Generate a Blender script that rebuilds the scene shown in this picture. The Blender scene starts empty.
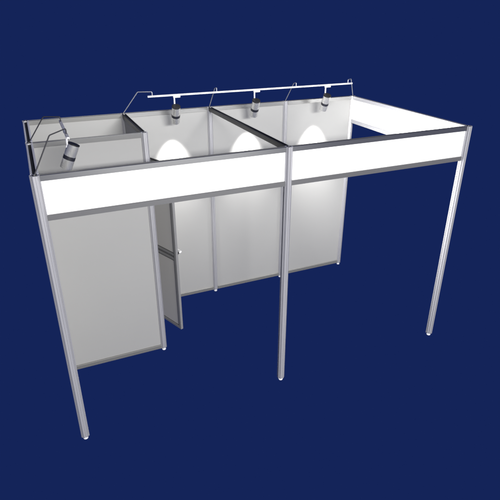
import bpy, bmesh, math
from mathutils import Vector, Matrix

SC = bpy.context.scene
COL = SC.collection
PI = math.pi

# ------------------------------------------------------------------ materials
def srgb(r, g, b):
    f = lambda c: (c / 255 / 12.92) if c / 255 <= 0.04045 else ((c / 255 + 0.055) / 1.055) ** 2.4
    return (f(r), f(g), f(b), 1.0)

def material(name, color, metallic=0.0, rough=0.5, var=0.03, scale=(6, 6, 6), rough_var=0.06, bump=0.0, spec=0.5):
    m = bpy.data.materials.new(name)
    m.use_nodes = True
    nt = m.node_tree
    b = nt.nodes['Principled BSDF']
    tc = nt.nodes.new('ShaderNodeTexCoord')
    mp = nt.nodes.new('ShaderNodeMapping')
    mp.inputs['Scale'].default_value = scale
    nz = nt.nodes.new('ShaderNodeTexNoise')
    nz.inputs['Scale'].default_value = 1.0
    nz.inputs['Detail'].default_value = 5.0
    nt.links.new(tc.outputs['Object'], mp.inputs['Vector'])
    nt.links.new(mp.outputs['Vector'], nz.inputs['Vector'])
    mr = nt.nodes.new('ShaderNodeMapRange')
    mr.inputs['From Min'].default_value = 0.3
    mr.inputs['From Max'].default_value = 0.7
    mr.inputs['To Min'].default_value = 1 - var
    mr.inputs['To Max'].default_value = 1 + var
    nt.links.new(nz.outputs['Fac'], mr.inputs['Value'])
    mul = nt.nodes.new('ShaderNodeVectorMath')
    mul.operation = 'SCALE'
    mul.inputs[0].default_value = color[:3]
    nt.links.new(mr.outputs['Result'], mul.inputs['Scale'])
    nt.links.new(mul.outputs['Vector'], b.inputs['Base Color'])
    rr = nt.nodes.new('ShaderNodeMapRange')
    rr.inputs['From Min'].default_value = 0.3
    rr.inputs['From Max'].default_value = 0.7
    rr.inputs['To Min'].default_value = max(0.02, rough - rough_var)
    rr.inputs['To Max'].default_value = min(1, rough + rough_var)
    nt.links.new(nz.outputs['Fac'], rr.inputs['Value'])
    nt.links.new(rr.outputs['Result'], b.inputs['Roughness'])
    b.inputs['Metallic'].default_value = metallic
    b.inputs['Specular IOR Level'].default_value = spec
    if bump:
        bp = nt.nodes.new('ShaderNodeBump')
        bp.inputs['Strength'].default_value = bump
        bp.inputs['Distance'].default_value = 0.002
        nt.links.new(nz.outputs['Fac'], bp.inputs['Height'])
        nt.links.new(bp.outputs['Normal'], b.inputs['Normal'])
    return m

def emissive(name, color, strength):
    m = bpy.data.materials.new(name)
    m.use_nodes = True
    b = m.node_tree.nodes['Principled BSDF']
    b.inputs['Base Color'].default_value = color
    b.inputs['Emission Color'].default_value = color
    b.inputs['Emission Strength'].default_value = strength
    return m

M_POST = material('anodised_aluminium', (0.475, 0.475, 0.50), 0.38, 0.36, 0.015, (50, 50, 2))
M_RAIL = material('rail_aluminium', (0.41, 0.41, 0.40), 0.91, 0.28, 0.008, (3, 3, 12), 0.0)
M_GROOVE = material('slot_shade_and_gasket', (0.012, 0.012, 0.012), 0.0, 0.7)  # near-black for shade in slots and post tops; also the door's top gasket
M_PANEL = material('laminate_panel', (0.333, 0.333, 0.330), 0.0, 0.55, 0.007, (1.6, 1.6, 1.1), spec=0.25)
M_FASCIA = material('white_fascia_board', (0.92, 0.92, 0.92), 0.0, 0.45, 0.006, (3, 3, 3), spec=0.2)
M_LOWRAIL = material('satin_grey_rail', (0.24, 0.24, 0.24), 0.6, 0.32, 0.01, (3, 3, 12), 0.012)
M_LITRAIL = material('lit_side_rail', (0.78, 0.78, 0.80), 0.1, 0.4, 0.01, (3, 3, 12))  # paler than the other rails: light on the lips put into the colour
M_WIRESHADE = material('shaded_rod', (0.07, 0.07, 0.075), 0.3, 0.4)  # darkened rod colour: shade on the left arms is painted in
M_PLINTH = material('grey_plinth_rail', (0.20, 0.20, 0.195), 0.3, 0.45, 0.01, (3, 3, 12))
M_DOORFRAME = material('door_frame_aluminium', (0.30, 0.30, 0.30), 0.25, 0.4)
M_DOORPANEL = material('door_panel_laminate', (0.52, 0.51, 0.49), 0.0, 0.5, 0.01, (1.6, 1.6, 1.1))  # paler than the wall panels, in place of missing light on the leaf
M_SHADERAIL = material('shaded_rail', (0.07, 0.07, 0.07), 0.6, 0.42, 0.02, (4, 4, 20))  # darkened copy of the rail metal: shade of unlit faces put into the colour
M_GASKET = material('dark_gasket', (0.11, 0.11, 0.11), 0.0, 0.7)
M_FOOT = material('white_plastic_foot', (0.85, 0.86, 0.9), 0.0, 0.4)
M_TRACK = material('white_track', (0.66, 0.66, 0.68), 0.0, 0.35)
M_WIRE = material('steel_rod', (0.42, 0.43, 0.46), 0.5, 0.4)
M_LAMP = material('satin_lamp_metal', (0.72, 0.72, 0.70), 0.7, 0.28, 0.03, (30, 30, 2))
M_BLACK = material('black_plastic', (0.012, 0.012, 0.013), 0.0, 0.5)
M_BAND = material('dark_band', (0.016, 0.017, 0.024), 0.0, 0.4)
M_HANDLE = material('white_handle', (0.85, 0.85, 0.85), 0.0, 0.3)
M_LENS = emissive('lit_lens', (1, 0.98, 0.95, 1), 6.0)

# ------------------------------------------------------------------ helpers
ORIGIN = {}      # world origin of each object built

def link(name, bm, mat, parent=None, origin=None, smooth=False):
    bmesh.ops.recalc_face_normals(bm, faces=bm.faces)
    if origin is None:
        xs = [v.co for v in bm.verts]
        lo = Vector((min(c[i] for c in xs) for i in range(3)))
        hi = Vector((max(c[i] for c in xs) for i in range(3)))
        origin = Vector(((lo.x + hi.x) / 2, (lo.y + hi.y) / 2, lo.z))
    origin = Vector(origin)
    bmesh.ops.translate(bm, verts=bm.verts, vec=-origin)
    me = bpy.data.meshes.new(name)
    bm.to_mesh(me)
    bm.free()
    mats = mat if isinstance(mat, (list, tuple)) else [mat]
    for m in mats:
        me.materials.append(m)
    if smooth:
        for p in me.polygons:
            p.use_smooth = True
        me.set_sharp_from_angle(angle=math.radians(35))
    o = bpy.data.objects.new(name, me)
    COL.objects.link(o)
    o.location = origin - (ORIGIN[parent.name] if parent else Vector((0, 0, 0)))
    if parent:
        o.parent = parent
    ORIGIN[o.name] = origin
    return o

def thing(name, label, cat, loc, group=None):
    o = bpy.data.objects.new(name, None)
    o.empty_display_size = 0.1
    COL.objects.link(o)
    o.location = loc
    o['label'] = label
    o['category'] = cat
    if group:
        o['group'] = group
    ORIGIN[o.name] = Vector(loc)
    return o

def box(bm, lo, hi, rot=None, mat=0, bevel=0.0):
    lo, hi = Vector(lo), Vector(hi)
    r = bmesh.ops.create_cube(bm, size=1.0)
    c = (lo + hi) / 2
    s = hi - lo
    for v in r['verts']:
        v.co = Vector((v.co.x * s.x, v.co.y * s.y, v.co.z * s.z)) + c
        if rot is not None:
            v.co = rot @ v.co
    faces = {f for v in r['verts'] for f in v.link_faces}
    for f in faces:
        f.material_index = mat
    if bevel:
        edges = {e for v in r['verts'] for e in v.link_edges}
        bmesh.ops.bevel(bm, geom=list(edges), offset=bevel, segments=2, affect='EDGES')

def frame_of(d):
    d = d.normalized()
    a = Vector((0, 0, 1)) if abs(d.z) < 0.9 else Vector((0, 1, 0))
    u = d.cross(a).normalized()
    return u, u.cross(d).normalized()

def prism(bm, prof, p0, p1, u, w, mat=0, caps=True):
    """closed 2D profile (a,b) -> a*u+b*w swept from p0 to p1"""
    p0, p1 = Vector(p0), Vector(p1)
    A = [bm.verts.new(p0 + u * a + w * b) for a, b in prof]
    B = [bm.verts.new(p1 + u * a + w * b) for a, b in prof]
    n = len(prof)
    for i in range(n):
        f = bm.faces.new((A[i], A[(i + 1) % n], B[(i + 1) % n], B[i]))
        f.material_index = mat
    if caps:
        for ring in (A, B):
            f = bm.faces.new(ring)
            f.material_index = mat
    return A, B

def lathe(bm, prof, p, d, n=24, mats=None):
    """profile [(radius, height)] turned about direction d through p; mats per segment"""
    d = Vector(d).normalized()
    u, w = frame_of(d)
    rings = []
    for r, h in prof:
        rings.append([bm.verts.new(Vector(p) + d * h + (u * math.cos(2 * PI * k / n) + w * math.sin(2 * PI * k / n)) * max(r, 1e-5)) for k in range(n)])
    for i in range(len(rings) - 1):
        for k in range(n):
            f = bm.faces.new((rings[i][k], rings[i][(k + 1) % n], rings[i + 1][(k + 1) % n], rings[i + 1][k]))
            if mats:
                f.material_index = mats[i]
    for ring, m in ((rings[0], 0), (rings[-1], -1)):
        f = bm.faces.new(ring)
        if mats:
            f.material_index = mats[m]

def tube(bm, pts, r, n=8):
    pts = [Vector(p) for p in pts]
    rings = []
    for i, p in enumerate(pts):
        if i == 0:
            d = pts[1] - p
        elif i == len(pts) - 1:
            d = p - pts[i - 1]
        else:
            d = (pts[i + 1] - p).normalized() + (p - pts[i - 1]).normalized()
        u, w = frame_of(d)
        rings.append([bm.verts.new(p + (u * math.cos(2 * PI * k / n) + w * math.sin(2 * PI * k / n)) * r) for k in range(n)])
    for i in range(len(rings) - 1):
        # match the nearest starting corner so the tube does not twist
        best = min(range(n), key=lambda s: sum((rings[i][k].co - pts[i] - (rings[i + 1][(k + s) % n].co - pts[i + 1])).length for k in range(n)))
        rings[i + 1] = rings[i + 1][best:] + rings[i + 1][:best]
        for k in range(n):
            bm.faces.new((rings[i][k], rings[i][(k + 1) % n], rings[i + 1][(k + 1) % n], rings[i + 1][k]))
    bm.faces.new(rings[0])
    bm.faces.new(rings[-1])

def rounded_path(pts, r=0.02, n=4):
    pts = [Vector(p) for p in pts]
    out = [pts[0]]
    for i in range(1, len(pts) - 1):
        a, b, c = pts[i - 1], pts[i], pts[i + 1]
        rr = min(r, (a - b).length * 0.45, (c - b).length * 0.45)
        s, e = b + (a - b).normalized() * rr, b + (c - b).normalized() * rr
        for k in range(n + 1):
            t = k / n
            out.append(s * (1 - t) ** 2 + b * 2 * t * (1 - t) + e * t * t)
    out.append(pts[-1])
    return out

# ------------------------------------------------------------------ booth
H = 2.5
AF = 0.031           # post: half the distance across its flats
AF_FRONT = 0.035
booth = thing('exhibition_booth', 'modular trade fair booth of aluminium posts, grey wall panels and white fascia boards', 'booth', (2, 1, 0))

def post_profile(AF):
    prof = []
    half = AF * math.tan(PI / 8)
    for k in range(8):
        a = k * PI / 4
        n = Vector((math.cos(a), math.sin(a)))
        t = Vector((-n.y, n.x))
        g, dp = 0.0034, 0.006
        for s, d in ((-half, 0), (-g, 0), (-g, dp), (g, dp), (g, 0)):
            q = n * (AF - d) + t * s
            prof.append((q.x, q.y))
    return prof

X, Y, Z = Vector((1, 0, 0)), Vector((0, 1, 0)), Vector((0, 0, 1))

def make_post(x, y, z0=0.032):
    bm = bmesh.new()
    prism(bm, post_profile(AF_FRONT if y == 0 else AF), (x, y, z0), (x, y, H), X, Y)
    p = link('post', bm, M_POST, booth, origin=(x, y, 0))
    bm = bmesh.new()
    lathe(bm, [(0.0, 0), (0.021, 0), (0.0225, 0.003), (0.0225, 0.009), (0.019, 0.012), (0.010, 0.013), (0.010, 0.034)], (x, y, 0), Z)
    link('foot', bm, M_FOOT, p, smooth=True)
    bm = bmesh.new()      # raised disc on the post top: hollow's shade painted as a dark ring
    lathe(bm, [(0.017, 0.0), (0.017, 0.0022), (0.007, 0.0022), (0.007, 0.004), (0.0, 0.004)], (x, y, H), Z, 20, mats=[0, 0, 1, 1])
    link('bore', bm, [M_GROOVE, M_POST], p)
    return p

FRONT = [(0, 0), (2, 0), (4, 0)]
MID = [(0, 1), (1, 1)]
BACK = [(0, 2), (1, 2), (2, 2), (3, 2), (4, 2)]
for q in FRONT + MID + BACK:
    make_post(*q)

RW = 0.019           # rail half width
def rail_profile(h, groove_top=True, RW=RW):
    g, gd = RW * 0.45, 0.016
    if groove_top:
        return [(-RW, 0), (-RW, h - 0.003), (-RW + 0.003, h), (-g, h), (-g, h - gd), (g, h - gd), (g, h), (RW - 0.003, h), (RW, h - 0.003), (RW, 0)]
    return [(-RW, 0), (-RW, h - 0.004), (-RW + 0.004, h), (-0.006, h), (0.006, h), (RW - 0.004, h), (RW, h - 0.004), (RW, 0)]

def rail(name, a, b, z, h, parent, grooved=True, mat=None, RW=RW):
    a, b = Vector((a[0], a[1], z)), Vector((b[0], b[1], z))
    d = (b - a).normalized()
    u = Vector((-d.y, d.x, 0))
    bm = bmesh.new()
    prism(bm, rail_profile(h, grooved, RW), a + d * (AF - 0.0008), b - d * (AF - 0.0008), u, Z)
    if grooved:       # dark strip painted in for the shade of the slot
        prism(bm, [(-RW * 0.44, h - 0.0158), (-RW * 0.44, h - 0.0110), (RW * 0.44, h - 0.0110), (RW * 0.44, h - 0.0158)], a + d * AF, b - d * AF, u, Z, mat=1)
    return link(name, bm, [mat or M_RAIL, M_GROOVE], parent)

def sheet(name, a, b, z0, z1, mat, parent, t=0.004):
    a, b = Vector((a[0], a[1], 0)), Vector((b[0], b[1], 0))
    d = (b - a).normalized()
    u = Vector((-d.y, d.x, 0))
    bm = bmesh.new()
    prism(bm, [(-t, z0), (-t, z1), (t, z1), (t, z0)], a + d * (AF - 0.004), b - d * (AF - 0.004), u, Z)
    return link(name, bm, mat, parent)

def wall(a, b, label=None, RW=RW, mat=None):
    p = sheet('wall_panel', a, b, 0.06, H - 0.03, M_PANEL, booth)
    if label:
        p['label'] = label
    rail('top_rail', a, b, H - 0.045, 0.045, p, RW=RW, mat=mat)
    rail('bottom_rail', a, b, 0.032, 0.044, p, False, M_PLINTH)
    return p

for a, b in zip(BACK[:-1], BACK[1:]):
    wall(a, b)
wall((0, 0), (0, 1), RW=0.029, mat=M_LITRAIL)
wall((0, 1), (0, 2), RW=0.029, mat=M_LITRAIL)
wall((0, 1), (1, 1), 'grey panel walling off the small storage cabin')

def fascia(a, b, top=None, low=None):
    p = sheet('fascia_board', a, b, 2.185, H - 0.03, M_FASCIA, booth, 0.005)
    rail('top_rail', a, b, H - 0.043, 0.043, p, mat=top)
    rail('bottom_rail', a, b, 2.157, 0.043, p, False, low or M_LOWRAIL)
    return p

fascia((0, 0), (2, 0))
fascia((2, 0), (4, 0))
fascia((4, 0), (4, 2), M_POST, M_POST)
rail('cross_beam', (2, 0), (2, 2), H - 0.045, 0.045, booth, mat=M_SHADERAIL)['label'] = 'beam spanning from front to back, darkened as if unlit'

# wall over the cabin door
p = sheet('transom_panel', (1, 1), (1, 2), 2.13, H - 0.03, M_PANEL, booth)
rail('top_rail', (1, 1), (1, 2), H - 0.045, 0.045, p, mat=M_SHADERAIL)
rail('bottom_rail', (1, 1), (1, 2), 2.105, 0.04, p, False)

# door, hinged on the back post and swung out into the booth
hx, hy = 1.0135, 1.952
ang = math.atan2(1.248 - hy, 1.295 - hx)
W = math.hypot(1.295 - hx, 1.248 - hy)
R = Matrix.Translation((hx, hy, 0)) @ Matrix.Rotation(ang, 4, 'Z')
Z0, Z1 = 0.035, 2.078
bm = bmesh.new()
box(bm, (0.03, -0.008, Z0 + 0.03), (W - 0.03, 0.008, Z1 - 0.03), R)
door = link('door', bm, M_DOORPANEL, booth, origin=(hx, hy, 0))
door['label'] = 'storage cabin door standing open'
def stile(name, x0, x1, z0, z1, t=0.016, mat=None):
    bm = bmesh.new()
    box(bm, (x0, -t, z0), (x1, t, z1), R, bevel=0.002)
    return link(name, bm, mat or M_DOORFRAME, door)
stile('stile', 0.0, 0.042, Z0, Z1)
stile('stile', W - 0.040, W, Z0, Z1)
stile('gasket', W - 0.052, W - 0.0405, Z0 + 0.047, Z1 - 0.047, 0.0105, M_GASKET)
stile('door_rail', 0.0425, W - 0.0405, Z0, Z0 + 0.034)
stile('gasket', 0.0425, W - 0.0405, Z0 + 0.0345, Z0 + 0.046, 0.0105, M_GASKET)
stile('door_rail', 0.0425, W - 0.0405, Z1 - 0.036, Z1)
stile('gasket', 0.0, W, Z1 + 0.0005, Z1 + 0.009, 0.013, M_GROOVE)
for z, h, mt, t in ((0.952, 0.012, M_GASKET, 0.0105), (0.9645, 0.028, M_DOORFRAME, 0.0135), (0.993, 0.024, M_GASKET, 0.0105), (1.0175, 0.026, M_DOORFRAME, 0.0135), (1.044, 0.014, M_GASKET, 0.0105)):
    stile('middle_rail' if mt is M_DOORFRAME else 'gasket', 0.0425, W - 0.0525, z, z + h, t, mt)
bm = bmesh.new()
lx = W - 0.028
lathe(bm, [(0.0, 0), (0.021, 0.0), (0.021, 0.012), (0.0115, 0.014), (0.0115, 0.030), (0.0, 0.030)], R @ Vector((lx, 0.016, 1.045)), R.to_3x3() @ Vector((0, 1, 0)), 16)
hd = link('handle', bm, M_BLACK, door, smooth=True)
bm = bmesh.new()
tube(bm, rounded_path([R @ Vector((lx, 0.0465, 1.045)), R @ Vector((lx, 0.082, 1.045)), R @ Vector((lx - 0.115, 0.086, 1.045))], 0.015), 0.0115, 10)
link('lever', bm, M_HANDLE, hd, smooth=True)

# ------------------------------------------------------------------ lighting tracks on bent arms
def track(label, loc, a, b, arms, rod):
    t = thing('lighting_track', label, 'lighting track', loc, 'lighting tracks on the booth')
    a, b = Vector(a), Vector(b)
    d = (b - a).normalized()
    u = Vector((-d.y, d.x, 0))
    bm = bmesh.new()
    w, h = 0.0095, 0.0165
    prism(bm, [(-w, 0), (-w, h), (w, h), (w, 0), (0.004, 0), (0.004, 0.006), (-0.004, 0.006), (-0.004, 0)], a, b, u, Z)
    link('rail', bm, M_TRACK, t)
    for base, end in arms:
        base, end = Vector(base), Vector(end)
        flat = (end - base)
        flat.z = 0
        k = flat.normalized() * 0.205
        bend = Vector((base.x + k.x, base.y + k.y, 2.735))
        tip = Vector((end.x, end.y, 2.747))
        bm = bmesh.new()
        tube(bm, rounded_path([base, bend, tip, Vector((end.x, end.y, a.z + 0.0155))], 0.012), 0.0048)
        link('support_arm', bm, rod, t, smooth=True)
    return t

TZ = 2.692
ty = 1.735
track('long white lighting track along the back wall with three spotlights', (2.5, ty, TZ), (1.225, ty, TZ), (3.787, ty, TZ),
      [((1, 2, H), (1.275, ty, 0)), ((2, 2, H), (2.0, ty, 0)), ((3, 2, H), (3.0, ty, 0)), ((4, 2, H), (3.725, ty, 0))], M_WIRE)
track('short grey lighting track on bent arms darkened as if unlit above the left side wall', (0.27, 0.5, TZ), (0.27, 0.15, TZ), (0.27, 0.80, TZ),
      [((0, 0, H), (0.27, 0.265, 0)), ((0, 1, H), (0.27, 0.735, 0))], M_WIRESHADE)

# ------------------------------------------------------------------ spotlights (built once, aiming along +y and down)
TOP = Vector((-0.002, -0.047, -0.107))      # top centre of the can, from the underside of the track
BOT = Vector((0.004, 0.040, -0.292))
AX = (BOT - TOP).normalized()
LEN = (BOT - TOP).length
def make_spot(label, loc):
    t = thing('spotlight', label, 'spotlight', loc, 'spotlights on the lighting tracks')
    L = Vector(loc)
    bm = bmesh.new()
    box(bm, L + Vector((-0.016, -0.013, -0.020)), L + Vector((0.062, 0.013, -0.0005)), bevel=0.003)
    link('adapter', bm, M_TRACK, t)
    bm = bmesh.new()
    tube(bm, rounded_path([L + Vector((-0.004, 0, -0.018)), L + Vector((-0.004, 0.0, -0.11)), L + TOP + AX * 0.04 + Vector((-0.004, 0.040, 0.018))], 0.02), 0.0085, 10)
    link('bracket', bm, M_TRACK, t, smooth=True)
    r = 0.046
    bm = bmesh.new()
    lathe(bm, [(r - 0.003, 0.0), (r, 0.004), (r, LEN - 0.004), (r - 0.002, LEN), (r - 0.006, LEN), (r - 0.008, LEN - 0.03), (0.0, LEN - 0.03)], L + TOP, AX, 32)
    can = link('housing', bm, M_LAMP, t, smooth=True)
    bm = bmesh.new()
    lathe(bm, [(r + 0.0012, -0.004), (r + 0.0012, 0.004), (r - 0.002, 0.0045)], L + TOP, AX, 32)
    lathe(bm, [(0.0, -0.0055), (r - 0.004, -0.005), (r - 0.003, -0.0036)], L + TOP, AX, 32)
    link('cap', bm, M_BLACK, can, smooth=True)
    bm = bmesh.new()
    lathe(bm, [(r - 0.002, LEN * 0.47), (r + 0.0012, LEN * 0.475), (r + 0.0012, LEN * 0.62), (r - 0.002, LEN * 0.625)], L + TOP, AX, 32)
    link('band', bm, M_BAND, can, smooth=True)
    bm = bmesh.new()
    lathe(bm, [(0.0, LEN - 0.024), (r - 0.010, LEN - 0.024), (r - 0.010, LEN - 0.021), (0.0, LEN - 0.020)], L + TOP, AX, 24)
    link('lens', bm, M_LENS, can)
    return t

def copy_thing(src, label, loc, rotz=0.0):
    r = src.copy()
    COL.objects.link(r)
    r.location = loc
    r.rotation_euler = (0, 0, rotz)
    r['label'] = label
    for ch in src.children:
        c = ch.copy()
        COL.objects.link(c)
        c.parent = r
        for g in ch.children:
            e = g.copy()
            COL.objects.link(e)
            e.parent = c
    return r

SPOTS = [((1.516, ty, TZ), 0.0, 'silver spotlight nearest the left end of the long back track'),
         ((2.464, ty, TZ), 0.0, 'middle silver spotlight of the three on the long back track'),
         ((3.412, ty, TZ), 0.0, 'silver spotlight nearest the right end of the long back track'),
         ((0.275, 0.44, TZ), PI / 2, 'silver spotlight with dark band hanging from the short left track')]
bpy.context.view_layer.update()
first = make_spot(SPOTS[0][2], SPOTS[0][0])
for loc, rz, lab in SPOTS[1:]:
    copy_thing(first, lab, loc, rz)

# ------------------------------------------------------------------ light
def spot_lamp(loc, rz, watts, size):
    M = Matrix.Translation(loc) @ Matrix.Rotation(rz, 4, 'Z')
    ld = bpy.data.lights.new('spot_beam', 'SPOT')
    ld.energy = watts
    ld.spot_size = math.radians(size)
    ld.spot_blend = 1.0
    ld.use_soft_falloff = True
    ld.shadow_soft_size = 0.012
    ld.color = (1.0, 0.98, 0.94)
    o = bpy.data.objects.new('spot_beam', ld)
    COL.objects.link(o)
    o.location = M @ (BOT + AX * 0.004)
    d = M.to_3x3() @ Vector((0, math.sin(math.radians(15)), -math.cos(math.radians(15))))
    o.rotation_euler = d.to_track_quat('-Z', 'Y').to_euler()

for loc, rz, lab in SPOTS[:3]:
    spot_lamp(loc, rz, 195, 57)
spot_lamp(SPOTS[3][0], SPOTS[3][1], 20, 60)

def area(name, loc, target, sx, sy, watts, color=(1, 1, 1), spread=180):
    ld = bpy.data.lights.new(name, 'AREA')
    ld.shape = 'RECTANGLE'
    ld.size, ld.size_y = sx, sy
    ld.energy = watts
    ld.color = color
    ld.spread = math.radians(spread)
    o = bpy.data.objects.new(name, ld)
    COL.objects.link(o)
    o.location = loc
    o.rotation_euler = (Vector(target) - Vector(loc)).to_track_quat('-Z', 'Y').to_euler()
    return o

area('front_key', (2.0, -8.2, 4.85), (2.0, 0.5, 1.6), 4.2, 0.6, 1370, (1.0, 0.985, 0.955))  # unseen lamp added to whiten the front fascias
area('front_low_fill', (3.2, -8.0, 0.6), (2.0, 0.0, 2.3), 4.5, 0.8, 30)  # unseen lamp added so the rails have something bright to reflect
area('inner_fill', (2.1, 0.35, 1.95), (4, 0.5, 1.9), 0.4, 1.0, 60, (1, 0.99, 0.97), 112)  # unseen lamp added to whiten the right fascia and nearby posts
area('back_fill', (1.9, 1.0, 3.0), (1.9, 2.0, 2.5), 3.2, 0.2, 17)  # unseen lamp added to brighten the top of the back wall

w = bpy.data.worlds.new('World')
SC.world = w
w.use_nodes = True
bg = w.node_tree.nodes['Background']
bg.inputs['Color'].default_value = srgb(20, 36, 89)
bg.inputs['Strength'].default_value = 1.0

# ------------------------------------------------------------------ camera
cd = bpy.data.cameras.new('camera')
cam = bpy.data.objects.new('camera', cd)
COL.objects.link(cam)
cd.sensor_width = 36
cd.lens = 36 * 498.39 / 500
cd.clip_end = 200
yaw, pitch, roll = 0.4143, 0.4563, 0.0013
fw = Vector((math.sin(yaw) * math.cos(pitch), math.cos(yaw) * math.cos(pitch), -math.sin(pitch)))
rt = Vector((math.cos(yaw), -math.sin(yaw), 0))
up = rt.cross(fw)
r2 = rt * math.cos(roll) + up * math.sin(roll)
u2 = up * math.cos(roll) - rt * math.sin(roll)
m = Matrix((r2, u2, -fw)).transposed().to_4x4()
m.translation = (0.0293, -3.6715, 3.5661)
cam.matrix_world = m
SC.camera = cam
SC.render.resolution_x = SC.render.resolution_y = 1024

SC.cycles.caustics_reflective = False
vs = SC.view_settings
vs.view_transform = 'Standard'
vs.look = 'None'
vs.exposure = 0
vs.gamma = 1
